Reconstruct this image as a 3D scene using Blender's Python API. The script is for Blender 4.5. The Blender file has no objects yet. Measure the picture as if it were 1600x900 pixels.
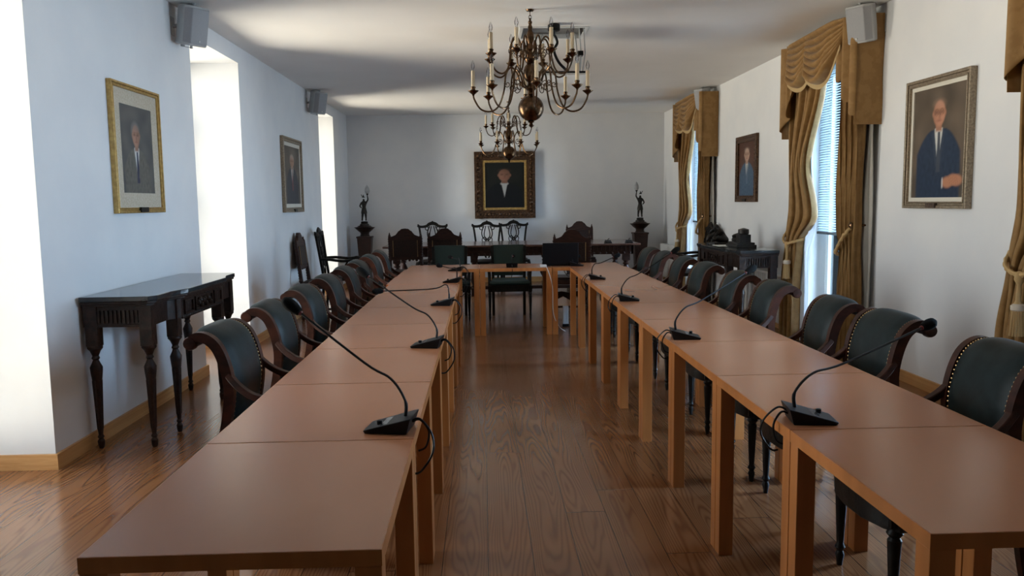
import bpy, math, random
from math import sin, cos, pi, radians as R
from mathutils import Vector, Matrix, noise
C = bpy.context.scene.collection
random.seed(7)
# ------------------------------------------------------------------ camera
CAM_H = 1.4568; F = 1261.87
ya, pt, ro = R(2.0208), R(6.0728), R(-0.7506)
xh = Vector((cos(ya), -sin(ya), 0)); yh = Vector((sin(ya), cos(ya), 0)); zh = Vector((0, 0, 1))
uh = yh*sin(pt) + zh*cos(pt); fw = yh*cos(pt) - zh*sin(pt)
rt = xh*cos(ro) + uh*sin(ro); up = -xh*sin(ro) + uh*cos(ro)
cd = bpy.data.cameras.new('camera'); cam = bpy.data.objects.new('camera', cd); C.objects.link(cam)
cd.sensor_width = 36; cd.lens = F*36/1600; cd.clip_start = .05; cd.clip_end = 200
mw = Matrix((rt, up, -fw)).transposed().to_4x4(); mw.translation = (0, 0, CAM_H); cam.matrix_world = mw
bpy.context.scene.camera = cam
def at(px, py, X=None, Y=None, Z=None):
    r = fw + rt*((px-800)/F) + up*((450-py)/F)
    t = X/r.x if X is not None else (Y/r.y if Y is not None else (Z-CAM_H)/r.z)
    return Vector((0, 0, CAM_H)) + r*t
# ------------------------------------------------------------------ world: bright sunlit ground outside, sky above
sc = bpy.context.scene
sc.view_settings.view_transform = 'Standard'; sc.view_settings.look = 'None'
sc.view_settings.gamma = 1; sc.view_settings.use_curve_mapping = False
sc.view_settings.exposure = 0.12
cy = sc.cycles; cy.caustics_reflective = False; cy.caustics_refractive = False; cy.sample_clamp_indirect = 4; cy.blur_glossy = 1; cy.use_guiding = True
wd = bpy.data.worlds.new('sky'); sc.world = wd; wd.use_nodes = True
nt = wd.node_tree; nt.nodes.clear()
def N(t, k, **kw):
    n = t.nodes.new(k)
    for a, b in kw.items(): setattr(n, a, b)
    return n
tc = N(nt, 'ShaderNodeTexCoord'); sp = N(nt, 'ShaderNodeSeparateXYZ'); nt.links.new(tc.outputs['Generated'], sp.inputs[0])
def ramp(t, src, pts, interp='LINEAR'):
    r = N(t, 'ShaderNodeValToRGB'); r.color_ramp.interpolation = interp
    e = r.color_ramp.elements
    while len(e) < len(pts): e.new(.5)
    for q, (p, c) in zip(e, pts): q.position = p; q.color = (*c, 1) if len(c) == 3 else c
    t.links.new(src, r.inputs[0]); return r
mz = N(nt, 'ShaderNodeMapRange'); mz.inputs[1].default_value = -1; mz.inputs[2].default_value = 1
nt.links.new(sp.outputs[2], mz.inputs[0])
left = ramp(nt, mz.outputs[0], [(0, (.76, .65, .51)), (.47, (1.0, .91, .76)), (.52, (.58, .59, .58)), (1, (.22, .28, .38))])
right = ramp(nt, mz.outputs[0], [(0, (.30, .38, .45)), (.45, (.80, 1.02, 1.25)), (.53, (.80, 1.15, 1.55)), (1, (.55, .98, 1.75))])
mx = N(nt, 'ShaderNodeMapRange'); mx.inputs[1].default_value = -.3; mx.inputs[2].default_value = .3
nt.links.new(sp.outputs[0], mx.inputs[0])
mi = N(nt, 'ShaderNodeMix', data_type='RGBA'); nt.links.new(mx.outputs[0], mi.inputs[0])
nt.links.new(left.outputs[0], mi.inputs[6]); nt.links.new(right.outputs[0], mi.inputs[7])
bg = N(nt, 'ShaderNodeBackground'); bg.inputs[1].default_value = 27.0
nt.links.new(mi.outputs[2], bg.inputs[0]); wo = N(nt, 'ShaderNodeOutputWorld'); nt.links.new(bg.outputs[0], wo.inputs[0])
# room constants
XL, XR, HC, YB, YF = -2.411, 3.331, 3.037, 14.8, -2.2
LN = [(3.15, 4.493), (6.98, 8.335), (12.28, 13.48)]     # niches in the left wall
RN = [(3.15, 4.45), (6.98, 8.30), (12.0, 13.2)]         # openings in the right wall
NT, DP = 2.87, .75
def portal(x, y0, y1, z0, z1, face):
    l = bpy.data.lights.new('window_daylight', 'AREA'); l.shape = 'RECTANGLE'; l.size = z1-z0; l.size_y = y1-y0
    l.cycles.is_portal = True; o = bpy.data.objects.new('window_daylight', l); C.objects.link(o)
    o.location = (x, (y0+y1)/2, (z0+z1)/2); o.rotation_euler = (0, R(-90) if face > 0 else R(90), 0)
for a, b in LN: portal(XL-DP+.02, a, b, .05, NT, 1)
for a, b in RN: portal(XR+.32, a, b, .05, 2.75, -1)
# ------------------------------------------------------------------ materials
def mat(name, col, rough=.5, metal=0, spec=.5, coat=0, emit=None, trans=0, alpha=None):
    m = bpy.data.materials.new(name); m.use_nodes = True; b = m.node_tree.nodes['Principled BSDF']
    b.inputs['Base Color'].default_value = (*col, 1); b.inputs['Roughness'].default_value = rough
    b.inputs['Metallic'].default_value = metal; b.inputs['Specular IOR Level'].default_value = spec
    b.inputs['Coat Weight'].default_value = coat; b.inputs['Coat Roughness'].default_value = .12
    if trans: b.inputs['Transmission Weight'].default_value = trans
    return m
def noisy(m, c1, c2, scale=(8, 8, 8), nscale=4, detail=4, bump=0, bscale=None, coord='Object', rand=True, lo=.35, hi=.65, roughvar=0):
    t = m.node_tree; b = t.nodes['Principled BSDF']
    tc = N(t, 'ShaderNodeTexCoord'); mp = N(t, 'ShaderNodeMapping'); mp.inputs['Scale'].default_value = scale
    t.links.new(tc.outputs[coord], mp.inputs[0])
    if rand:
        oi = N(t, 'ShaderNodeObjectInfo'); mu = N(t, 'ShaderNodeMath', operation='MULTIPLY'); mu.inputs[1].default_value = 57
        t.links.new(oi.outputs['Random'], mu.inputs[0]); t.links.new(mu.outputs[0], mp.inputs['Location'])
    n = N(t, 'ShaderNodeTexNoise'); n.inputs['Scale'].default_value = nscale; n.inputs['Detail'].default_value = detail
    t.links.new(mp.outputs[0], n.inputs['Vector'])
    r = ramp(t, n.outputs[0], [(lo, c1), (hi, c2)]); t.links.new(r.outputs[0], b.inputs['Base Color'])
    if bump:
        bp = N(t, 'ShaderNodeBump'); bp.inputs['Strength'].default_value = bump; bp.inputs['Distance'].default_value = .01
        t.links.new(n.outputs[0], bp.inputs['Height']); t.links.new(bp.outputs[0], b.inputs['Normal'])
    return m
WALL = noisy(mat('wall_paint', (.8, .8, .81), .85, spec=.2), (.68, .685, .70), (.72, .72, .725), (1, 1, 1), 2.5, 5, bump=.12, rand=False)
CEIL = noisy(mat('ceiling_paint', (.72, .71, .70), .9, spec=.2), (.74, .72, .70), (.78, .76, .74), (1, 1, 1), 1.2, 3, rand=False)
TRIM = noisy(mat('pine_trim', (.5, .27, .1), .4), (.50, .25, .085), (.60, .33, .13), (3, .6, 30), 2, 5, rand=False)
BEECH = noisy(mat('beech_veneer', (.5, .25, .1), .24, spec=.4), (.385, .156, .075), (.398, .163, .080), (.4, 2, 2), 2.4, 0)
BEECHL = noisy(mat('beech_solid', (.5, .22, .07), .38), (.37, .13, .033), (.44, .16, .043), (8, 8, 1), 2.4, 1)
DARK = noisy(mat('dark_carved_wood', (.03, .015, .01), .42, spec=.28), (.009, .004, .003), (.028, .012, .007), (6, 6, 6), 5, 5, bump=.5)
BLACKW = noisy(mat('ebonised_wood', (.012, .009, .008), .42, spec=.2), (.004, .0035, .003), (.011, .008, .006), (6, 6, 6), 5, 4, bump=.3)
MAHO = noisy(mat('mahogany', (.07, .022, .012), .42, spec=.22), (.020, .006, .0035), (.05, .014, .007), (5, 5, 9), 3, 5)
WALNUT = noisy(mat('walnut_panel', (.07, .03, .02), .45, spec=.3), (.018, .007, .005), (.038, .014, .009), (4, 4, 14), 3, 5)
LEATHER = noisy(mat('green_leather', (.012, .028, .03), .42, spec=.16), (.004, .010, .011), (.009, .018, .020), (5, 5, 5), 4, 2, bump=.03)
GREEN = noisy(mat('green_upholstery', (.01, .035, .022), .7), (.004, .014, .010), (.007, .022, .015), (20, 20, 20), 9, 3)
BROWNL = noisy(mat('brown_leather', (.04, .018, .012), .5, spec=.3), (.010, .005, .004), (.024, .010, .007), (9, 9, 9), 6, 5, bump=.4)
BRASS = mat('nail_brass', (.35, .22, .10), .3, 1)
BRONZE = noisy(mat('aged_brass', (.2, .11, .05), .26, 1), (.055, .032, .018), (.14, .08, .042), (6, 6, 6), 4, 3)
DBRONZE = noisy(mat('dark_bronze', (.02, .018, .015), .4, .6), (.010, .010, .010), (.035, .028, .022), (9, 9, 9), 4, 3)
BLACKP = mat('black_plastic', (.004, .004, .005), .42, spec=.22)
FOAM = mat('black_foam', (.006, .006, .006), .95, spec=.1)
GREYP = mat('speaker_grey', (.42, .42, .42), .55)
GRILLE = noisy(mat('speaker_grille', (.3, .3, .31), .6), (.26, .26, .27), (.34, .34, .35), (200, 200, 200), 3, 1, bump=.2)
WHITEP = mat('white_enamel', (.75, .75, .74), .35)
CANDLE = mat('candle_sleeve', (.62, .50, .34), .55)
CREAM = noisy(mat('cream_mat', (.5, .44, .34), .8), (.42, .36, .27), (.50, .44, .35), (9, 9, 9), 9, 3)
LINEN = mat('pale_linen_slip', (.62, .58, .50), .8)
GOLD = noisy(mat('gilt_frame', (.5, .32, .1), .38, .65), (.40, .25, .085), (.56, .37, .13), (10, 10, 10), 4, 3, bump=.08)
DGOLD = noisy(mat('dark_gilt_frame', (.12, .06, .025), .4, .5), (.03, .014, .008), (.13, .065, .03), (9, 9, 9), 5, 5, bump=.6)
SILVERG = noisy(mat('silvered_frame', (.3, .24, .17), .4, .5), (.20, .155, .11), (.34, .27, .19), (9, 9, 9), 8, 4, bump=.3)
BROWNF = noisy(mat('brown_frame', (.06, .035, .025), .4), (.035, .02, .015), (.09, .055, .035), (9, 9, 9), 7, 4, bump=.3)
PAPER = mat('paper', (.75, .75, .72), .8)
WPLAST = mat('white_plastic', (.6, .6, .6), .45)
TASSEL = mat('tassel_white', (.7, .62, .5), .8)
MARBLE = noisy(mat('dark_marble_top', (.1, .11, .12), .12), (.012, .014, .016), (.03, .034, .038), (3, 3, 3), 4, 6)
def glass(name, tint=(1, 1, 1), rough=0):
    m = bpy.data.materials.new(name); m.use_nodes = True; t = m.node_tree; t.nodes.clear()
    g = N(t, 'ShaderNodeBsdfGlossy'); g.inputs['Roughness'].default_value = max(rough, .03)
    tr = N(t, 'ShaderNodeBsdfTransparent'); tr.inputs[0].default_value = (*tint, 1)
    fr = N(t, 'ShaderNodeFresnel'); fr.inputs[0].default_value = 1.45
    mm = N(t, 'ShaderNodeMixShader'); o = N(t, 'ShaderNodeOutputMaterial')
    t.links.new(fr.outputs[0], mm.inputs[0]); t.links.new(tr.outputs[0], mm.inputs[1]); t.links.new(g.outputs[0], mm.inputs[2]); t.links.new(mm.outputs[0], o.inputs[0])
    return m
GLASS = glass('window_glass', (.96, .98, .98)); BULB = glass('clear_bulb', (.93, .93, .95), .05)
FROST = mat('frosted_glass', (.55, .56, .58), .35); FROST.node_tree.nodes['Principled BSDF'].inputs['Transmission Weight'].default_value = .6
def cloth(name, c1, c2, tr, scale):
    m = mat(name, c1, .62, spec=.35); noisy(m, c1, c2, scale, 1, 3, bump=.15, rand=False, lo=.44, hi=.56)
    t = m.node_tree; b = t.nodes['Principled BSDF']; b.inputs['Sheen Weight'].default_value = .15
    tl = N(t, 'ShaderNodeBsdfTranslucent'); src = b.inputs['Base Color'].links[0].from_socket; t.links.new(src, tl.inputs[0])
    mm = N(t, 'ShaderNodeMixShader'); mm.inputs[0].default_value = tr
    o = t.nodes['Material Output']; t.links.new(b.outputs[0], mm.inputs[1]); t.links.new(tl.outputs[0], mm.inputs[2]); t.links.new(mm.outputs[0], o.inputs[0])
    return m
DAMASK = cloth('gold_damask', (.29, .155, .048), (.34, .188, .062), .22, (14, 14, 14))
LINING = cloth('curtain_lining', (.42, .39, .34), (.46, .43, .38), .25, (3, 3, 3))
SHEER = cloth('sheer_edge', (.7, .72, .74), (.74, .76, .78), .55, (3, 3, 3))
BLIND = cloth('blind_slat', (.70, .78, .82), (.74, .82, .86), .75, (3, 3, 3))
# floor: long pine boards with cathedral grain
def floor_mat():
    m = bpy.data.materials.new('pine_floorboards'); m.use_nodes = True; t = m.node_tree; b = t.nodes['Principled BSDF']
    L = t.links.new
    def M(op, a, c=None, v=None):
        n = N(t, 'ShaderNodeMath', operation=op); L(a, n.inputs[0]) if not isinstance(a, (int, float)) else setattr(n.inputs[0], 'default_value', a)
        if c is not None:
            L(c, n.inputs[1]) if not isinstance(c, (int, float)) else setattr(n.inputs[1], 'default_value', c)
        return n.outputs[0]
    g = N(t, 'ShaderNodeTexCoord'); s = N(t, 'ShaderNodeSeparateXYZ'); L(g.outputs['Object'], s.inputs[0])
    W = .185; bx = M('DIVIDE', s.outputs[0], W); bi = M('FLOOR', bx); bf = M('FRACT', bx)
    wn = N(t, 'ShaderNodeTexWhiteNoise', noise_dimensions='1D'); L(bi, wn.inputs['W'])
    yo = M('ADD', s.outputs[1], M('MULTIPLY', wn.outputs['Value'], 3.1)); by = M('DIVIDE', yo, 3.2); bj = M('FLOOR', by); bg_ = M('FRACT', by)
    idn = M('ADD', M('MULTIPLY', bi, 7.31), M('MULTIPLY', bj, 3.77))
    w2 = N(t, 'ShaderNodeTexWhiteNoise', noise_dimensions='1D'); L(idn, w2.inputs['W'])
    cx = N(t, 'ShaderNodeCombineXYZ'); L(M('MULTIPLY', s.outputs[0], 6), cx.inputs[0]); L(M('MULTIPLY', s.outputs[1], .55), cx.inputs[1]); L(M('MULTIPLY', idn, 4.3), cx.inputs[2])
    n1 = N(t, 'ShaderNodeTexNoise'); n1.inputs['Scale'].default_value = 1; n1.inputs['Detail'].default_value = 2.2; n1.inputs['Roughness'].default_value = .4; L(cx.outputs[0], n1.inputs['Vector'])
    q = M('SUBTRACT', bf, .5)
    fld = M('ADD', M('MULTIPLY', n1.outputs[0], 26), M('MULTIPLY', M('MULTIPLY', q, q), 22))
    rg = M('ADD', M('MULTIPLY', M('SINE', M('MULTIPLY', fld, 5.2)), .5), .5)
    rg = M('POWER', rg, 1.5)
    n2 = N(t, 'ShaderNodeTexNoise'); n2.inputs['Scale'].default_value = 1; n2.inputs['Detail'].default_value = 1
    c2 = N(t, 'ShaderNodeCombineXYZ'); L(M('MULTIPLY', s.outputs[0], 70), c2.inputs[0]); L(M('MULTIPLY', s.outputs[1], 4), c2.inputs[1]); L(c2.outputs[0], n2.inputs['Vector'])
    rr = M('ADD', M('MULTIPLY', rg, .8), M('MULTIPLY', n2.outputs[0], .15))
    cr = ramp(t, rr, [(.05, (.27, .118, .048)), (.45, (.24, .099, .039)), (.95, (.165, .060, .024))])
    hs = N(t, 'ShaderNodeHueSaturation'); L(cr.outputs[0], hs.inputs['Color']); L(M('ADD', M('MULTIPLY', w2.outputs['Value'], .14), .90), hs.inputs['Value'])
    e1 = M('LESS_THAN', M('ABSOLUTE', M('SUBTRACT', bf, .5)), .491); e2 = M('GREATER_THAN', bg_, .0012)
    ed = M('MULTIPLY', e1, e2)
    mxx = N(t, 'ShaderNodeMix', data_type='RGBA'); L(ed, mxx.inputs[0]); mxx.inputs[6].default_value = (.05, .02, .01, 1); L(hs.outputs[0], mxx.inputs[7])
    L(mxx.outputs[2], b.inputs['Base Color']); b.inputs['Roughness'].default_value = .24; b.inputs['Coat Weight'].default_value = .2; b.inputs['Coat Roughness'].default_value = .1
    bp = N(t, 'ShaderNodeBump'); bp.inputs['Strength'].default_value = .12; bp.inputs['Distance'].default_value = .002; L(M('ADD', ed, M('MULTIPLY', n2.outputs[0], .15)), bp.inputs['Height']); L(bp.outputs[0], b.inputs['Normal'])
    return m
FLOOR = floor_mat()
# ------------------------------------------------------------------ mesh helpers
class MB:
    def __init__(s): s.v = []; s.f = []
    def add(s, vs, fs):
        o = len(s.v); s.v += [tuple(v) for v in vs]; s.f += [tuple(i+o for i in f) for f in fs]; return s
    def box(s, x0, x1, y0, y1, z0, z1, M=None):
        vs = [Vector((x, y, z)) for x in (x0, x1) for y in (y0, y1) for z in (z0, z1)]
        if M: vs = [M @ v for v in vs]
        return s.add(vs, [(0, 1, 3, 2), (4, 6, 7, 5), (0, 4, 5, 1), (2, 3, 7, 6), (0, 2, 6, 4), (1, 5, 7, 3)])
    def lathe(s, prof, c=(0, 0, 0), n=14, M=None, sx=1, sy=1):
        vs = []
        for r, z in prof:
            for i in range(n):
                a = 2*pi*i/n; v = Vector((c[0]+max(r, .0004)*cos(a)*sx, c[1]+max(r, .0004)*sin(a)*sy, c[2]+z)); vs.append(M @ v if M else v)
        fs = [(j*n+i, j*n+(i+1) % n, (j+1)*n+(i+1) % n, (j+1)*n+i) for j in range(len(prof)-1) for i in range(n)]
        fs += [tuple(range(n))[::-1], tuple((len(prof)-1)*n+i for i in range(n))]
        return s.add(vs, fs)
    def sphere(s, c, r, n=10, sz=1):
        k = n//2+1
        return s.lathe([(r*sin(pi*i/k), -r*sz*cos(pi*i/k)) for i in range(k+1)], c, n)
    def tube(s, pts, rad, n=8, prof=None, side=None):
        """sweep: round when prof is None, else prof=(half width along side vector, half thickness)"""
        P = [Vector(p) for p in pts]; m = len(P); rs = rad if isinstance(rad, (list, tuple)) else [rad]*m
        vs = []; prev = None
        for i, p in enumerate(P):
            t = (P[min(i+1, m-1)]-P[max(i-1, 0)]).normalized()
            if side is not None: u = Vector(side)
            elif prev is None:
                u = t.cross(Vector((0, 0, 1))); u = u if u.length > 1e-3 else Vector((1, 0, 0))
            else: u = prev
            u = (u - t*u.dot(t)).normalized(); w = t.cross(u); prev = u
            if prof:
                hw, ht = prof; k = rs[i]
                for a, b in ((-1, -1), (1, -1), (1, 1), (-1, 1)): vs.append(p+u*hw*a+w*ht*k*b)
            else:
                for j in range(n):
                    a = 2*pi*j/n; vs.append(p+(u*cos(a)+w*sin(a))*rs[i])
        q = 4 if prof else n
        fs = [(i*q+j, i*q+(j+1) % q, (i+1)*q+(j+1) % q, (i+1)*q+j) for i in range(m-1) for j in range(q)]
        fs += [tuple(range(q))[::-1], tuple((m-1)*q+j for j in range(q))]
        return s.add(vs, fs)
    def prism(s, poly, fn, a, b):
        """poly 2-D outline; fn(u,v,w) -> point; thickness from a to b"""
        n = len(poly); vs = [fn(u, v, a) for u, v in poly]+[fn(u, v, b) for u, v in poly]
        return s.add(vs, [tuple(range(n))[::-1], tuple(range(n, 2*n))]+[(i, (i+1) % n, n+(i+1) % n, n+i) for i in range(n)])
    def grid(s, nu, nv, fn, thick=None):
        vs = [Vector(fn(i/nu, j/nv)) for j in range(nv+1) for i in range(nu+1)]; w = nu+1
        fs = [(j*w+i, j*w+i+1, (j+1)*w+i+1, (j+1)*w+i) for j in range(nv) for i in range(nu)]
        if thick is not None:
            th = Vector(thick); k = len(vs); vs2 = [v+th for v in vs]
            f2 = [tuple(a+k for a in f)[::-1] for f in fs]
            rim = [(i, i+1) for i in range(nu)]+[(j*w+nu, (j+1)*w+nu) for j in range(nv)]+[(nv*w+i+1, nv*w+i) for i in range(nu)][::-1]+[((j+1)*w, j*w) for j in range(nv)]
            fs = fs+f2+[(b, a, a+k, b+k) for a, b in rim]; vs = vs+vs2
        return s.add(vs, fs)
    def build(s, name, m, parent=None, smooth=38, bevel=0, kind=None, label=None):
        me = bpy.data.meshes.new(name); me.from_pydata(s.v, [], s.f); me.materials.append(m)
        import bmesh
        b = bmesh.new(); b.from_mesh(me); bmesh.ops.recalc_face_normals(b, faces=b.faces); b.to_mesh(me); b.free()
        if smooth:
            me.polygons.foreach_set('use_smooth', [True]*len(me.polygons)); me.set_sharp_from_angle(angle=R(smooth))
        o = bpy.data.objects.new(name, me); C.objects.link(o)
        if parent: o.parent = parent
        if bevel:
            d = o.modifiers.new('bevel', 'BEVEL'); d.width = bevel; d.segments = 2; d.limit_method = 'ANGLE'
        if kind: o['kind'] = kind
        if label: o['label'] = label
        return o
def tag(o, label, cat, group=None):
    o['label'] = label; o['category'] = cat
    if group: o['group'] = group
    return o
def thing(name, label, cat, loc=(0, 0, 0), rz=0, group=None):
    o = bpy.data.objects.new(name, None); C.objects.link(o); o.location = loc; o.rotation_euler = (0, 0, rz); o.empty_display_size = .1
    return tag(o, label, cat, group)
kids = {}
def copy_tree(o, parent=None):
    c = o.copy(); C.objects.link(c)
    if parent: c.parent = parent
    for ch in [x for x in list(C.objects) if x.parent == o]: copy_tree(ch, c)
    return c
def place(proto, i, loc, rz, label):
    o = proto if i == 0 else copy_tree(proto)
    o.location = loc; o.rotation_euler = (0, 0, rz); o['label'] = label; return o
def smoothpath(pts, k=6):
    P = [Vector(p) for p in pts]; out = []
    for i in range(len(P)-1):
        a, b, c, d = P[max(i-1, 0)], P[i], P[i+1], P[min(i+2, len(P)-1)]
        for j in range(k):
            t = j/k; out.append(.5*((2*b)+(c-a)*t+(2*a-5*b+4*c-d)*t*t+(3*b-a-3*c+d)*t**3))
    out.append(P[-1]); return out
def arc(cx, cy, r, a0, a1, n=8): return [(cx+r*cos(R(a0+(a1-a0)*i/n)), cy+r*sin(R(a0+(a1-a0)*i/n))) for i in range(n+1)]
# ------------------------------------------------------------------ the room
MB().box(XL-DP-.2, XR+DP+.2, YF-.2, YB+.2, -.1, 0).build('floor', FLOOR, kind='structure', smooth=0)
# ceiling with the opening of the projector lift
LX0, LX1, LY0, LY1 = .40, .97, 7.55, 8.03
cm = MB(); x0, x1, y0, y1 = XL-DP-.2, XR+DP+.2, YF-.2, YB+.2
cm.box(x0, LX0, y0, y1, HC, HC+.3).box(LX1, x1, y0, y1, HC, HC+.3).box(LX0, LX1, y0, LY0, HC, HC+.3).box(LX0, LX1, LY1, y1, HC, HC+.3).box(LX0-.1, LX1+.1, LY0-.1, LY1+.1, HC+.3, HC+.35)
cm.build('ceiling', CEIL, kind='structure', smooth=0)
def side_wall(name, xa, xb, niches, top):
    m = MB(); ys = [YF]+[y for n in niches for y in n]+[YB]
    for a, b in zip(ys[::2], ys[1::2]): m.box(xa, xb, a, b, 0, HC)
    for a, b in niches: m.box(xa, xb, a, b, top, HC)
    return m.build(name, WALL, kind='structure', smooth=0)
side_wall('wall_left', XL-DP, XL, LN, NT)
side_wall('wall_right', XR, XR+.36, RN, 2.75)
MB().box(XL-DP-.2, XR+DP+.2, YB, YB+.2, 0, HC).build('wall_back', WALL, kind='structure', smooth=0)
MB().box(XL-DP-.2, XR+DP+.2, YF-.2, YF, 0, HC).build('wall_front', WALL, kind='structure', smooth=0)
bh, bt = .088, .018
def base_runs(name, x, sgn, niches, deep):
    m = MB(); ys = [YF]+[y for n in niches for y in n]+[YB]
    for a, b in zip(ys[::2], ys[1::2]): m.box(*sorted((x, x+sgn*bt)), a-(bt if a > YF else 0), b+(bt if b < YB else 0), 0, bh)
    for a, b in niches:
        m.box(*sorted((x, x-sgn*deep)), a, a+bt, 0, bh); m.box(*sorted((x, x-sgn*deep)), b-bt, b, 0, bh)
    return m.build(name, TRIM, kind='structure', smooth=0)
base_runs('baseboard_left', XL, 1, LN, DP-.12)
base_runs('baseboard_right', XR, -1, RN, .2)
MB().box(XL, XR, YB-bt, YB, 0, bh).build('baseboard_back', TRIM, kind='structure', smooth=0)
def window(i, xg, a, b, z0, z1, rows):
    f = MB(); t = .07
    f.box(xg-.03, xg+.03, a, a+t, z0, z1).box(xg-.03, xg+.03, b-t, b, z0, z1).box(xg-.03, xg+.03, a+t, b-t, z1-t, z1).box(xg-.03, xg+.03, a+t, b-t, z0, z0+t+.03)
    c = (a+b)/2
    if rows > 1: f.box(xg-.03, xg+.03, c-.045, c+.045, z0+t, z1-t)
    for k in range(1, rows):
        z = z0+(z1-z0)*k/rows; f.box(xg-.015, xg+.015, a+t, b-t, z-.015, z+.015)
    o = f.build('window_%d' % i, WHITEP, kind='structure', smooth=0)
    MB().box(xg-.003, xg+.003, a+t, b-t, z0+t, z1-t).build('window_pane', GLASS, o, smooth=0)
for i, (a, b) in enumerate(LN): window(i+1, XL-DP+.08, a, b, 0, NT, 4)
for i, (a, b) in enumerate(RN): window(i+4, XR+.27, a, b, 0, 2.75, 1)
# ------------------------------------------------------------------ conference tables
TH = .74; LT = .794; WT = .625; LG = .058; TT = .036
YT0 = 1.625; XLT = -.8465; XRT = .9455
def make_table():
    t = thing('conference_table', '', 'table', group='beech conference tables in the U')
    MB().box(-LT/2+.0015, LT/2-.0015, -WT/2, WT/2, TH-TT, TH-.0006).build('edge_band', BEECHL, t, smooth=0)
    MB().box(-LT/2+.0035, LT/2-.0035, -WT/2+.002, WT/2-.002, TH-.001, TH).build('table_top', BEECH, t, smooth=0)
    for sx in (-1, 1):
        for sy in (-1, 1):
            cx = sx*(LT/2-LG/2-.003); cy = sy*(WT/2-LG/2-.001)
            MB().box(cx-LG/2, cx+LG/2, cy-LG/2, cy+LG/2, 0, TH-TT).build('leg', BEECHL, t, smooth=0, bevel=.002)
    return t
tp = make_table(); k = 0
ORD = ['nearest', 'second nearest', 'third nearest', 'fourth nearest', 'fifth', 'sixth', 'seventh', 'eighth', 'ninth and farthest']
for side, xc in (('left', XLT+WT/2), ('right', XRT+WT/2)):
    for j in range(9):
        off = {('left', 7): -.02, ('left', 8): -.01, ('left', 6): .006}.get((side, j), 0)
        place(tp, k, (xc+off, YT0+LT*(j+.5), 0), R(90), 'light beech meeting table, %s from the camera in the %s row' % (ORD[j], side)); k += 1
for j, nm in enumerate(('left end', 'middle', 'right end')):
    place(tp, k, (XLT+.01+LT*(j+.5), YT0+9*LT+WT/2, 0), 0, 'light beech meeting table at the %s of the far cross row' % nm); k += 1
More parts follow.
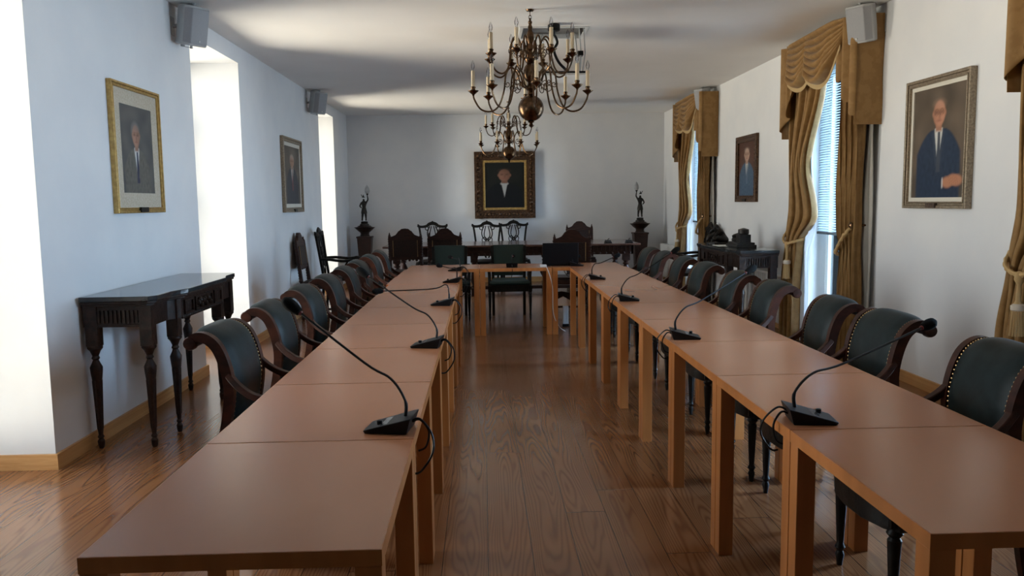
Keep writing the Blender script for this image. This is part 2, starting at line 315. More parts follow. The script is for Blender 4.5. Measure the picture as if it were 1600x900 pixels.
# ------------------------------------------------------------------ scroll-back armchairs
def turned_leg(m, x, y, top, r=.024):
    m.lathe([(r*.45, 0), (r*.55, .02), (r*.75, .045), (r*.5, .06), (r*.85, .075), (r*.55, .09), (r*.62, .11), (r*.95, top-.14), (r*1.0, top-.12), (r*.7, top-.11), (r*1.2, top-.095), (r*.8, top-.08), (r*1.05, top-.07)], (x, y, 0), 12)
    m.box(x-r, x+r, y-r, y+r, top-.07, top)
def make_armchair():
    t = thing('scroll_armchair', '', 'chair', group='green leather scroll armchairs along the tables')
    hw = .205
    prof = smoothpath([(-.275, 0, .873), (-.25, 0, .90), (-.205, 0, .896), (-.16, 0, .855), (-.128, 0, .77), (-.115, 0, .67), (-.13, 0, .55), (-.155, 0, .45)], 5)
    for s in (-1, 1):
        m = MB(); rs = [.72+.2*sin(pi*i/(len(prof)-1)) for i in range(len(prof))]
        m.tube([(p.x, s*hw, p.z) for p in prof], rs, prof=(.019, .024), side=(0, 1, 0))
        m.lathe([(.005, -.022), (.026, -.021), (.03, -.01), (.03, .01), (.026, .021), (.005, .022)], n=14, M=Matrix.Translation((-.272, s*hw, .875)) @ Matrix.Rotation(pi/2, 4, 'X'))
        m.build('back_post', MAHO, t)
        MB().tube(smoothpath([(-.155, s*hw, .46), (-.17, s*hw, .3), (-.2, s*hw, .14), (-.25, s*hw, 0)], 4), [1.1]*9+[1, .9, .8, .75], prof=(.017, .022), side=(0, 1, 0)).build('leg', MAHO, t)
        fl = MB(); turned_leg(fl, .275, s*.23, .42); fl.build('leg', BLACKW, t)
        arm = smoothpath([(-.122, s*hw, .74), (-.07, s*(hw+.015), .685), (.0, s*(hw+.03), .645), (.10, s*(hw+.04), .63), (.21, s*(hw+.045), .635), (.25, s*(hw+.04), .615), (.24, s*(hw+.03), .56), (.235, s*(hw+.025), .50), (.26, s*(hw+.025), .41)], 5)
        MB().tube(arm, .85, prof=(.018, .016), side=(0, 1, 0)).build('arm', MAHO, t, bevel=.004)
    # leather back following the scroll, padded
    def lf(u, v):
        q = v*(len(prof)-1); i = min(int(q), len(prof)-2); p = prof[i].lerp(prof[i+1], q-i)
        y = (u-.5)*2*(hw-.018); pad = .012+.022*(1-(2*u-1)**4)*min(1, 6*v*(1-v)+.25)
        tg = (prof[i+1]-prof[i]).normalized(); nx = Vector((-tg.z, 0, tg.x)); nx = nx if nx.x > 0 or (v < .25 and nx.z > 0) else -nx
        return p+nx*pad+Vector((0, y, 0))
    b = MB(); b.grid(14, 30, lf)
    b.grid(2, 30, lambda u, v: prof[min(int(v*(len(prof)-1)), len(prof)-1)]+Vector((-.012, (u-.5)*2*(hw-.018), -.006)))
    b.build('backrest', LEATHER, t, smooth=60)
    MB().tube([(-.272, -hw+.019, .875), (-.272, hw-.019, .875)], .024, 12).build('top_roll', MAHO, t)
    nm = MB()
    for s in (0.02, .98):
        for i in range(2, 40):
            p = lf(s, i/41); nm.sphere(p, .0045, 6)
    nm.build('nail_trim', BRASS, t)
    # seat with bowed front
    out = [(-.18, -.205), (.27, -.262), (.31, -.22), (.345, -.12), (.355, 0), (.345, .12), (.31, .22), (.27, .262), (-.18, .205)]
    MB().prism(out, lambda u, v, w: (u, v, w), .335, .43).build('seat_rail', BLACKW, t, bevel=.004)
    s2 = MB()
    for (sc_, z0, z1) in ((.985, .43, .465),): s2.prism([(x*sc_, y*sc_) for x, y in out], lambda u, v, w: (u, v, w), z0, z1)
    s2.prism([(x*.9, y*.9) for x, y in out], lambda u, v, w: (u, v, w), .465, .485)
    s2.build('seat', LEATHER, t, bevel=.012, smooth=60)
    n2 = MB()
    for (a, c) in zip(out[1:-2], out[2:-1]):
        for i in range(6): n2.sphere((a[0]+(c[0]-a[0])*i/6+.001, a[1]+(c[1]-a[1])*i/6, .438), .0045, 6)
    n2.build('seat_nail_trim', BRASS, t)
    return t
ac = make_armchair(); k = 0
O9 = ['nearest the camera', 'second from the camera', 'third from the camera', 'fourth from the camera', 'fifth from the camera', 'sixth from the camera', 'seventh from the camera', 'eighth from the camera', 'ninth from the camera']
for i, (y, rz) in enumerate([(3.65, -2), (4.46, 0), (5.31, -2), (6.10, 0), (6.90, 1), (7.63, 0), (8.45, 0), (9.25, 3)]):
    place(ac, k, (-.975, y, 0), R(rz), 'green leather scroll-back armchair, %s along the left tables' % (O9[i] if i < 7 else 'eighth and farthest')); k += 1
for i, (y, rz) in enumerate([(2.80, 177), (3.62, 181), (4.22, 175), (5.10, 178), (5.82, 178), (6.70, 181), (7.44, 179), (8.27, 180), (8.98, 181)]):
    place(ac, k, (1.665, y, 0), R(rz), 'green leather scroll-back armchair, %s along the right tables' % (O9[i] if i < 8 else 'ninth and farthest')); k += 1
# ------------------------------------------------------------------ desk microphones
def make_mic(base, yaw, tip, label, stem_bend=None, cable=None, group='gooseneck conference microphones'):
    """base = centre of foot on the table; local +x = towards the speaker side (front of the unit)"""
    t = thing('gooseneck_microphone', label, 'microphone', (base[0], base[1], TH), 0, group)
    M = Matrix.Rotation(yaw, 4, 'Z')
    P = lambda x, y, z: M @ Vector((x, y, z))
    b = MB()   # wedge: high at the back (towards aisle), low at the front
    vs = [P(.075, -.055, 0), P(.075, .055, 0), P(-.06, .06, 0), P(-.06, -.06, 0), P(.08, -.057, .010), P(.08, .057, .010), P(-.075, .066, .052), P(-.075, -.066, .052)]
    b.add(vs, [(0, 1, 2, 3), (4, 7, 6, 5), (0, 4, 5, 1), (1, 5, 6, 2), (2, 6, 7, 3), (3, 7, 4, 0)])
    b.build('foot', BLACKP, t, smooth=0, bevel=.003)
    pl = MB(); pl.add([P(.066, -.045, .0135), P(.066, .045, .0135), P(.005, .048, .0305), P(.005, -.048, .0305)], [(0, 1, 2, 3)])
    pl.add([P(.066, -.045, .011), P(.066, .045, .011), P(.005, .048, .027), P(.005, -.048, .027)], [(3, 2, 1, 0)])
    pl.build('control_panel', SPEAKP, t, smooth=0)
    MB().lathe([(.009, 0), (.009, .012), (.004, .014)], P(.035, .02, .022), 10).build('talk_button', BLACKP, t)
    s = P(-.045, 0, .045); T = Vector(tip)-Vector((base[0], base[1], TH))
    mid = s+Vector((0, 0, .07)); d = (T-mid)
    if stem_bend == 'flat': path = [s, s+Vector((0, 0, .04)), s+Vector((0, 0, .10))+Vector((T.x-s.x, T.y-s.y, 0)).normalized()*.02, s+(T-s)*.25+Vector((0, 0, .055)), T]
    else: path = [s, s+Vector((0, 0, .05)), mid+d*.12+Vector((0, 0, .015)), mid+d*.35, T]
    pp = smoothpath(path, 6); MB().tube(pp, [.006]*6+[.0042]*(len(pp)-6), 8).build('gooseneck', BLACKP, t)
    dd = (pp[-1]-pp[-3]).normalized(); q = dd.to_track_quat('Z', 'Y').to_matrix().to_4x4()
    hd = MB(); hd.lathe([(.004, -.03), (.013, -.028), (.018, -.01), (.021, .012), (.019, .03), (.011, .043), (.002, .047)], n=14, M=Matrix.Translation(pp[-1]) @ q); hd.build('windscreen', FOAM, t)
    MB().lathe([(.006, 0), (.008, .002), (.008, .006), (.006, .008)], n=12, M=Matrix.Translation(pp[-1]-dd*.038) @ q).build('light_ring', REDR, t)
    if cable:
        for k_, cb in enumerate(cable):
            MB().tube(smoothpath([P(*c) for c in cb], 6), .0035, 6).build('cable', BLACKP, t)
    return t
SPEAKP = mat('mic_panel', (.05, .052, .06), .2); REDR = mat('red_ring', (.12, .015, .015), .4)
CB = [[(-.065, .01, .03), (-.095, .015, .04), (-.135, .03, -.005), (-.14, .05, -.06), (-.105, .06, -.115), (-.08, .07, -.12)], [(-.065, -.005, .025), (-.09, -.01, .03), (-.115, -.02, -.01), (-.105, -.02, -.06), (-.08, -.02, -.075)]]
LM = [((-.300, 2.53), (458, 480), 2.66, None), ((-.285, 4.02), (568, 427), 4.15, None), ((-.29, 5.68), (592, 455), 5.55, 'flat'), ((-.285, 7.3), (687, 415), 7.05, None), ((-.29, 8.55), (704, 402), 8.7, None)]
nm5 = ['nearest the camera', 'second from the camera', 'third, neck bent flat sideways', 'fourth from the camera', 'farthest from the camera']
for i, (b_, px, Y, st) in enumerate(LM):
    make_mic(b_, R(180-8), at(*px, Y=Y), 'black gooseneck microphone on the left tables, %s' % nm5[i], st, CB)
nm5[2] = 'third from the camera'
RM = [((1.045, 2.52), (1449, 508), 2.85), ((1.04, 4.12), (1172, 422), 4.35), ((1.04, 5.75), (1054, 392), 5.95), ((1.045, 7.38), (963, 400), 7.5), ((1.04, 8.95), (902, 400), 9.0)]
for i, (b_, px, Y) in enumerate(RM):
    make_mic(b_, R(-8), at(*px, Y=Y), 'black gooseneck microphone on the right tables, %s' % nm5[i], None, CB)
make_mic((.315, 8.92), R(90), (.34, 9.12, .85), 'black microphone unit at the middle of the cross table', None, [[(-.07, 0, .03), (-.13, 0, .01), (-.165, .0, -.05), (-.16, .01, -.10)]])
# ------------------------------------------------------------------ laptop, adapter, power strip, cables on cross table
lp = thing('laptop', 'open black laptop seen from behind, on right part of cross table', 'laptop', (.86, 8.97, TH))
MB().box(-.19, .19, 0, .25, 0, .022).build('keyboard_base', BLACKP, lp, smooth=0, bevel=.003)
MB().box(-.2, .2, -.006, .006, 0, .25, Matrix.Translation((0, -.004, .012)) @ Matrix.Rotation(R(8), 4, 'X')).build('screen_lid', BLACKP, lp, smooth=0, bevel=.004)
ad = thing('power_adapter', 'small white power adapter with a white cable on cross table edge', 'adapter', (.66, 8.84, TH))
MB().box(-.035, .035, -.03, .03, 0, .028).build('adapter_body', WPLAST, ad, smooth=0, bevel=.005)
MB().tube(smoothpath([(0, -.025, .01), (.03, -.085, .005), (.09, -.09, -.2), (.10, -.09, -.5), (.17, -.02, -.66), (.25, .12, -.735)], 7), .004, 6).build('cable', WPLAST, ad)
ps = thing('power_strip', 'white and black power strip standing on the floor behind right table leg', 'power strip', (.955, 9.35, 0))
MB().box(-.04, .04, -.03, .03, 0, .03).build('end_cap', BLACKP, ps, smooth=0, bevel=.005)
MB().box(-.032, .032, -.022, .022, .03, .24).build('socket_block', WPLAST, ps, smooth=0, bevel=.005)
# ------------------------------------------------------------------ square-back green chairs behind the cross table
def make_square_chair():
    t = thing('upholstered_armchair', '', 'chair', group='green upholstered chairs behind the cross table')
    for s in (-1, 1):
        m = MB(); turned_leg(m, .26, s*.25, .43, .022); m.build('leg', BLACKW, t)
        MB().tube([(-.25, s*.2, .0), (-.22, s*.2, .3), (-.21, s*.2, .45), (-.25, s*.21, .90)], 1, prof=(.018, .018), side=(0, 1, 0)).build('leg', BLACKW, t)
        MB().tube(smoothpath([(-.225, s*.21, .66), (-.05, s*.24, .67), (.15, s*.255, .65), (.2, s*.255, .62), (.19, s*.25, .55), (.23, s*.25, .42)], 4), 1, prof=(.02, .016), side=(0, 1, 0)).build('arm', BLACKW, t, bevel=.004)
    MB().prism([(-.24, -.22), (.27, -.265), (.29, 0), (.27, .265), (-.24, .22)], lambda u, v, w: (u, v, w), .36, .44).build('seat_rail', BLACKW, t)
    MB().prism([(-.22, -.205), (.26, -.25), (.28, 0), (.26, .25), (-.22, .205)], lambda u, v, w: (u, v, w), .44, .49).build('seat', GREEN, t, bevel=.02, smooth=60)
    MB().grid(10, 8, lambda u, v: (-.205-.05*v+.025*(1-(2*u-1)**4)*(1-(2*v-1)**4), (u-.5)*.40, .52+.39*v), (-.05, 0, 0)).build('backrest', GREEN, t, smooth=60)
    return t
sqc = make_square_chair()
for i, (x, y, l) in enumerate([(.325, 10.15, 'middle one, facing the camera'), (-.43, 10.15, 'one at left, facing the camera')]):
    place(sqc, i, (x, y, 0), R(-90), 'green square-back chair behind the far cross table, %s' % l)
# ------------------------------------------------------------------ arched high-back chairs (leather, carved wood)
def arch_outline(w, z0, z1, zt):
    """half width w; shoulders at z1; arch top zt"""
    r = []
    pts = [(w, z0), (w, z1), (w*.78, z1+.015), (w*.62, z1+.03), (w*.52, z1+.055), (w*.42, z1+.085), (w*.36, zt-.03), (w*.22, zt-.005), (0, zt)]
    return [(-a, b) for a, b in pts]+[(a, b) for a, b in pts[::-1][1:]]
def make_arched():
    t = thing('carved_high_back_chair', '', 'chair', group='carved high-back chairs with arched crests')
    w = .215
    o = arch_outline(w, .66, .985, 1.105)
    lean = lambda u, v, q: (-.20-.10*(v-.45)+q, u, v)
    b = MB().prism(o, lean, -.018, .018)
    for s in range(9):
        u = -w+2*w*s/8; b.sphere(lean(u*.95, .665-(.012 if s % 2 else 0), 0), .02, 8)
    b.build('back_panel', WALNUT, t, smooth=30)
    MB().prism([(-w+.035, .70), (w-.035, .70), (w-.035, .94), (-w+.035, .94)], lean, -.024, .026).build('leather_panel', BROWNL, t, bevel=.004)
    nm = MB()
    for i in range(15):
        for s in (-1, 1):
            for q in (-.026, .028): nm.sphere(lean(s*(w-.043), .71+.22*i/14, q), .007, 6)
    nm.build('nail_trim', BRASS, t)
    for s in (-1, 1):
        pst = MB(); 
        pst.tube([(-.19+.0, s*(w+.005), .44), lean(s*(w+.005), 1.0, 0)], 1, prof=(.018, .02), side=(0, 1, 0))
        for i in range(14): pst.sphere(lean(s*(w+.008), .5+.035*i, 0), .024, 8)
        c = lean(s*(w+.005), 1.0, 0); pst.lathe([(.012, 0), (.02, .008), (.008, .02), (.012, .03), (.003, .045), (.002, .055)], c, 8)
        pst.build('back_post', WALNUT, t)
        for x in (-.19, .2):
            m = MB(); m.lathe([(.016, 0), (.026, .015), (.026, .035), (.014, .05)], (x, s*w, 0), 10); m.box(x-.022, x+.022, s*w-.022, s*w+.022, .05, .12)
            m.lathe([(.012, .12), (.02, .14), (.028, .18), (.014, .215), (.024, .23), (.026, .29), (.014, .325), (.02, .34)], (x, s*w, 0), 10); m.box(x-.024, x+.024, s*w-.024, s*w+.024, .34, .44); m.build('leg', WALNUT, t)
        MB().tube([(-.19, s*w, .085), (.2, s*w, .085)], .014, 8).build('stretcher', WALNUT, t)
    MB().tube([(-.0, -w, .085), (0, w, .085)], .014, 8).build('stretcher', WALNUT, t)
    fr = MB().prism([(-w, .2), (-w*.7, .17), (-w*.4, .2), (0, .15), (w*.4, .2), (w*.7, .17), (w, .2), (w, .25), (w*.5, .27), (0, .25), (-w*.5, .27), (-w, .25)], lambda u, v, q: (.2+q, u, v), -.012, .012); fr.build('front_stretcher', WALNUT, t)
    MB().box(-.22, .24, -w-.02, w+.02, .40, .46).build('seat_frame', WALNUT, t, smooth=0, bevel=.006)
    MB().box(-.2, .235, -w-.01, w+.01, .46, .49).build('seat', BROWNL, t, smooth=0, bevel=.012)
    return t
ah = make_arched()
for i, (x, y, rz, l) in enumerate([(-1.10, 11.75, 90, 'leftmost, before the long carved table'), (-.545, 11.65, 92, 'second from left, partly behind a green chair'),
        (1.135, 10.45, 88, 'just behind the black laptop'), (1.72, 14.1, -90, 'behind the right part of the carved table'),
        (-2.09, 10.42, 0, 'its back against the left wall')]):
    place(ah, i, (x, y, 0), R(rz), 'dark carved chair with arched leather back, '+l)
# ------------------------------------------------------------------ pierced-splat chairs
def make_splat(arms):
    t = thing('pierced_back_armchair' if arms else 'pierced_back_chair', '', 'chair', group='black chairs with pierced splat backs' if not arms else 'black pierced-back armchairs')
    H = 1.06; L = lambda u, v: Vector((-.20-.13*(v-.45), u, v))
    for s in (-1, 1):
        MB().tube(smoothpath([(-.235, s*.18, 0), (-.21, s*.185, .25), L(s*.19, .45), L(s*.195, .7), L(s*.215, .9), L(s*.235, H-.03)], 4), 1, prof=(.017, .016), side=(0, 1, 0)).build('back_post', BLACKW, t)
        m = MB(); m.tube(smoothpath([(.2, s*.235, .44), (.225, s*.25, .36), (.205, s*.24, .2), (.2, s*.235, .08), (.23, s*.25, 0)], 4), [.03]*4+[.034]*3+[.026]*3+[.018]*3+[.016]*2+[.024]*2, 10); m.build('leg', BLACKW, t)
        if arms:
            MB().tube(smoothpath([L(s*.2, .70), (-.1, s*.25, .70), (.08, s*.285, .68), (.2, s*.29, .69), (.235, s*.285, .675)], 5), [.02]*14+[.024]*4+[.03]*3, 8).build('arm', BLACKW, t)
            MB().tube(smoothpath([(.16, s*.285, .68), (.12, s*.27, .6), (.14, s*.25, .5), (.16, s*.24, .44)], 4), .015, 8).build('arm_support', BLACKW, t)
    cr = MB(); pts = [(-.255, H+.005), (-.235, H-.015), (-.17, H-.02), (-.1, H-.005), (-.06, H+.025), (0, H+.04), (.06, H+.025), (.1, H-.005), (.17, H-.02), (.235, H-.015), (.255, H+.005)]
    cr.tube(smoothpath([L(a, b) for a, b in pts], 3), [1+.4*math.exp(-((i-15)/5)**2) for i in range(31)], prof=(.014, .022), side=(1, 0, 0))
    for a, b, r in ((0, H+.065, .018), (-.04, H+.05, .012), (.04, H+.05, .012), (-.255, H+.012, .016), (.255, H+.012, .016), (-.1, H+.012, .011), (.1, H+.012, .011)): cr.sphere(L(a, b), r, 8)
    cr.build('crest_rail', BLACKW, t)
    sp_ = MB()
    for s in (-1, 1):
        sp_.tube(smoothpath([L(s*.03, .49), L(s*.05, .6), L(-s*.03, .72), L(s*.075, .85), L(s*.09, .95), L(s*.05, H-.01)], 5), .010, 6)
        sp_.tube(smoothpath([L(s*.015, .49), L(s*.08, .66), L(s*.03, .78), L(-s*.05, .88), L(-s*.02, H-.01)], 5), .009, 6)
        sp_.tube([L(s*.055+.035*cos(a*pi/5), .8+.05*sin(a*pi/5)) for a in range(11)], .008, 6)
        sp_.tube([L(s*.1+.03*cos(a*pi/5), H-.05+.03*sin(a*pi/5)) for a in range(11)], .008, 6)
    sp_.build('splat', BLACKW, t)
    MB().box(-.22, .24, -.24, .24, .40, .45).build('seat_rail', BLACKW, t, smooth=0, bevel=.01)
    MB().grid(8, 8, lambda u, v: (-.2+.43*u, (v-.5)*.45, .45+.035*(1-(2*u-1)**4)*(1-(2*v-1)**4)), (0, 0, -.01)).build('seat', BROWNL, t, smooth=60)
    return t
sp1 = make_splat(False)
for i, (x, l) in enumerate([(.075, 'middle and tallest, under the framed portrait'), (-.89, 'at left, partly hidden by brown high-back chairs'), (.56, 'right of the middle one, smaller looking')]):
    place(sp1, i, (x, (13.95, 14.15, 14.42)[i], 0), R(-90), 'black pierced-back chair behind the long carved table, '+l)
sa = make_splat(True)
for i, (x, y, rz, l) in enumerate([(-2.02, 11.45, 0, 'black armchair with tall pierced back beside the left wall near the far window niche'), (2.93, 11.3, 180, 'black armchair with pierced back by the right wall, beyond the console table')]):
    place(sa, i, (x, y, 0), R(rz), l)
# ------------------------------------------------------------------ long carved table at the back
bt_ = thing('carved_refectory_table', 'long dark carved table with fat turned legs along the back wall', 'table', (.45, 13.1, 0))
W2 = 1.99; D2 = .68; Z2 = .80
MB().box(-W2, W2, -D2, D2, Z2-.03, Z2).build('table_top', noisy(mat('worn_walnut_top', (.12, .06, .045), .22, coat=.4), (.09, .045, .035), (.15, .08, .06), (2, 9, 9), 3, 5), bt_, smooth=0, bevel=.006)
ap = MB().box(-W2+.1, W2-.1, -D2+.08, -D2+.11, Z2-.17, Z2-.03).box(-W2+.1, W2-.1, D2-.11, D2-.08, Z2-.17, Z2-.03).box(-W2+.1, -W2+.13, -D2+.08, D2-.08, Z2-.17, Z2-.03).box(W2-.13, W2-.1, -D2+.08, D2-.08, Z2-.17, Z2-.03)
for i in range(40): ap.sphere((-W2+.15+i*(2*W2-.3)/39, -D2+.08, Z2-.15), .018, 8)
for i in range(60): ap.box(-W2+.12+i*.0627, -W2+.14+i*.0627, -D2+.07, -D2+.08, Z2-.12, Z2-.05)
ap.build('apron', WALNUT, bt_, smooth=30)
for sx in (-1, -.33, .33, 1):
    for sy in (-1, 1):
        m = MB(); x = sx*(W2-.2); y = sy*(D2-.16)
        m.box(x-.05, x+.05, y-.05, y+.05, 0, .13); m.lathe([(.03, .13), (.05, .15), (.03, .17), (.045, .2), (.08, .27), (.085, .32), (.06, .4), (.03, .46), (.055, .48), (.03, .5), (.05, .53)], (x, y, 0), 16)
        m.box(x-.055, x+.055, y-.055, y+.055, .53, Z2-.03); m.build('leg', WALNUT, bt_)
MB().box(-W2+.2, W2-.2, -.03, .03, .05, .1).box(-W2+.17, -W2+.23, -D2+.16, D2-.16, .05, .1).box(W2-.23, W2-.17, -D2+.16, D2-.16, .05, .1).build('stretcher', WALNUT, bt_, smooth=0)
for (px, l) in ((953, 'small black microphone foot on carved table, left of the other one'), (988, 'small black microphone foot on right end of the long carved table')):
    p = at(px, 381, Z=Z2); p.y = max(p.y, 12.5)
    o = thing('desk_microphone_foot', l, 'microphone', (p.x, p.y, Z2), 0, 'small black feet on the back table')
    MB().add([(-.06, -.05, 0), (.06, -.05, 0), (.06, .05, 0), (-.06, .05, 0), (-.05, -.05, .015), (.05, -.05, .015), (.045, .04, .05), (-.045, .04, .05)], [(0, 3, 2, 1), (4, 5, 6, 7), (0, 1, 5, 4), (1, 2, 6, 5), (2, 3, 7, 6), (3, 0, 4, 7)]).build('foot', BLACKP, o, smooth=0, bevel=.004)
    MB().tube([(0, .02, .04), (0, .03, .06), (.02, .02, .075)], .006, 6).build('neck_socket', BLACKP, o)
# ------------------------------------------------------------------ console tables
def make_console():
    """local: long axis y 0..1.62, wall side x=0, front +x"""
    t = thing('carved_console_table', '', 'console table', group='carved console tables')
    Lc = 1.62; D = .455; H = .93
    def outl(e): return [(0, -e), (D-.06+e, -e), (D-.03+e, .05), (D-.03+e, .27-e), (D+e*.6, .36), (D+.02+e, .42), (D+.02+e, Lc-.42), (D+e*.6, Lc-.36), (D-.03+e, Lc-.27+e), (D-.03+e, Lc-.05), (D-.06+e, Lc+e), (0, Lc+e)]
    id_ = lambda u, v, w: (u, v, w)
    MB().prism(outl(.012), id_, H-.03, H).build('top_slab', MARBLE, t, smooth=0, bevel=.004)
    MB().prism(outl(.004), id_, H-.045, H-.03).prism(outl(-.01), id_, H-.06, H-.045).build('top_moulding', DARK, t, smooth=0, bevel=.004)
    a = MB().prism(outl(-.03), id_, H-.185, H-.06)
    for i in range(11): a.box(.09+i*.025, .102+i*.025, .018, .032, H-.16, H-.085); a.box(.09+i*.025, .102+i*.025, Lc-.032, Lc-.018, H-.16, H-.085)
    a.box(.07, .37, .02, .03, H-.185, H-.17)
    for y0, y1 in ((.44, .60), (.64, .98), (1.02, 1.18)):
        x = D-.012; a.box(x, x+.014, y0, y0+.012, H-.17, H-.075).box(x, x+.014, y1-.012, y1, H-.17, H-.075).box(x, x+.014, y0, y1, H-.087, H-.075).box(x, x+.014, y0, y1, H-.17, H-.158)
        for i in range(9 if y1-y0 > .2 else 0): a.sphere((x+.01, y0+.05+.24*i/8, H-.122+.022*sin(i*2.2)), .02, 8)
    for i in range(26): a.sphere((D-.012, .42+.78*i/25, H-.185), .012, 6)
    a.build('apron', DARK, t, smooth=30)
    for (x, y) in ((.05, .05), (.37, .05), (.40, .38), (.05, Lc-.05), (.37, Lc-.05), (.40, Lc-.38)):
        m = MB(); m.box(x-.036, x+.036, y-.036, y+.036, H-.30, H-.06)
        m.lathe([(.014, 0), (.019, .02), (.021, .045), (.013, .06), (.02, .07), (.013, .085), (.017, .12), (.028, .42), (.034, .47), (.036, .5), (.022, .53), (.016, .545), (.024, .555), (.018, .57), (.03, .60), (.043, .615), (.043, .63)], (x, y, 0), 14)
        for i in range(8): aa = i*pi/4; m.tube([(x+.015*cos(aa), y+.015*sin(aa), .12), (x+.027*cos(aa), y+.027*sin(aa), .42)], .004, 5)
        m.build('leg', DARK, t, smooth=30)
    return t
cn = make_console()
place(cn, 0, (XL+.02, 4.83, 0), 0, 'dark carved console table with fluted legs against the left wall')
place(cn, 1, (3.04, 9.80, 0), R(180), 'dark carved console table by the right wall, carrying dark sculptures')
CX, CZ = 3.04, .93
# things on the right console
sc1 = thing('bronze_sculpture', 'dark bronze seated figure leaning forward, on far end of right console table', 'sculpture', (2.78, 9.42, CZ), R(200))
MB().prism([(-.13, -.07), (.12, -.08), (.15, 0), (.12, .08), (-.13, .07)], lambda u, v, w: (u, v, w), 0, .025).build('plinth', DBRONZE, sc1, smooth=0, bevel=.004)
def skin(name, verts, edges, rad, m, parent, sub=2, root=0):
    me = bpy.data.meshes.new(name); me.from_pydata(verts, edges, []); me.materials.append(m)
    o = bpy.data.objects.new(name, me); C.objects.link(o); o.parent = parent
    o.modifiers.new('skin', 'SKIN')
    if not me.skin_vertices: me.attributes.new('skin_vertex', 'FLOAT', 'POINT')
    for i, r in enumerate(rad):
        sv = me.skin_vertices[0].data[i]; sv.radius = (r, r) if not isinstance(r, tuple) else r; sv.use_root = (i == root)
    s = o.modifiers.new('sub', 'SUBSURF'); s.levels = sub; s.render_levels = sub
    me.polygons.foreach_set('use_smooth', [True]*len(me.polygons)); o.modifiers['skin'].use_smooth_shade = True
    return o
try:
    skin('seated_body', [(0, 0, .07), (-.02, 0, .12), (.01, 0, .18), (.04, 0, .205), (.06, 0, .235), (.08, .04, .09), (.12, .05, .05), (.1, -.05, .1), (.13, -.05, .04), (.03, .06, .17), (.09, .06, .11), (.03, -.06, .17), (.10, -.06, .13), (-.09, .0, .05), (-.13, 0, .035)],
         [(0, 1), (1, 2), (2, 3), (3, 4), (0, 5), (5, 6), (0, 7), (7, 8), (2, 9), (9, 10), (2, 11), (11, 12), (0, 13), (13, 14)], [.055, .05, .05, .025, .03, .035, .022, .035, .022, .022, .016, .022, .016, .05, .03], DBRONZE, sc1)
except Exception as ex: print('skin', ex)
ik = thing('desk_inkstand', 'stepped dark metal desk set with two drums on near part of right console table', 'desk set', (2.86, 8.86, CZ), R(90))
MB().box(-.2, .2, -.11, .11, 0, .03).box(-.18, .18, -.095, .095, .03, .055).build('stepped_base', DBRONZE, ik, smooth=0, bevel=.004)
MB().lathe([(.05, .055), (.075, .06), (.08, .08), (.07, .1), (.078, .12), (.06, .135), (.02, .15), (.01, .152)], (.08, 0, 0), 16).build('drum', DBRONZE, ik)
MB().box(-.15, -.01, -.06, .06, .055, .14).lathe([(.05, .14), (.058, .15), (.058, .195), (.045, .2), (.01, .21)], (-.08, 0, 0), 16).build('drum', DBRONZE, ik)
tag(MB().box(-.1, .1, -.14, .14, 0, .003).build('paper_sheet', PAPER, smooth=0), 'white sheet of paper between two dark sculptures on right console', 'paper').location = (2.76, 9.14, CZ)
# ------------------------------------------------------------------ radiators
def radiator(label, x, y0, y1, z1, n):
    t = thing('radiator', label, 'radiator', (x, y0, 0))
    for i in range(n):
        y = (y1-y0)*(i+.5)/n; h = (y1-y0)/n*.42
        MB().box(-.045, .045, y-h, y+h, .1, z1).build('fin', WHITEP, t, smooth=0, bevel=.012)
    MB().tube([(0, .02, .15), (0, y1-y0-.02, .15)], .02, 8).tube([(0, .02, z1-.06), (0, y1-y0-.02, z1-.06)], .02, 8).tube([(0, .05, 0), (0, .05, .15)], .012, 8).tube([(0, y1-y0-.05, 0), (0, y1-y0-.05, .15)], .012, 8).build('pipe', WHITEP, t)
    MB().lathe([(.018, 0), (.022, .01), (.022, .04), (.01, .05)], (-.02, .0, .2), 10).build('valve', BLACKP, t)
radiator('white ribbed radiator under the console table on the right wall', XR-.09, 8.55, 9.95, .62, 20)
radiator('white ribbed radiator by the back right corner, beyond the far window', XR-.09, 13.35, 14.5, .68, 16)
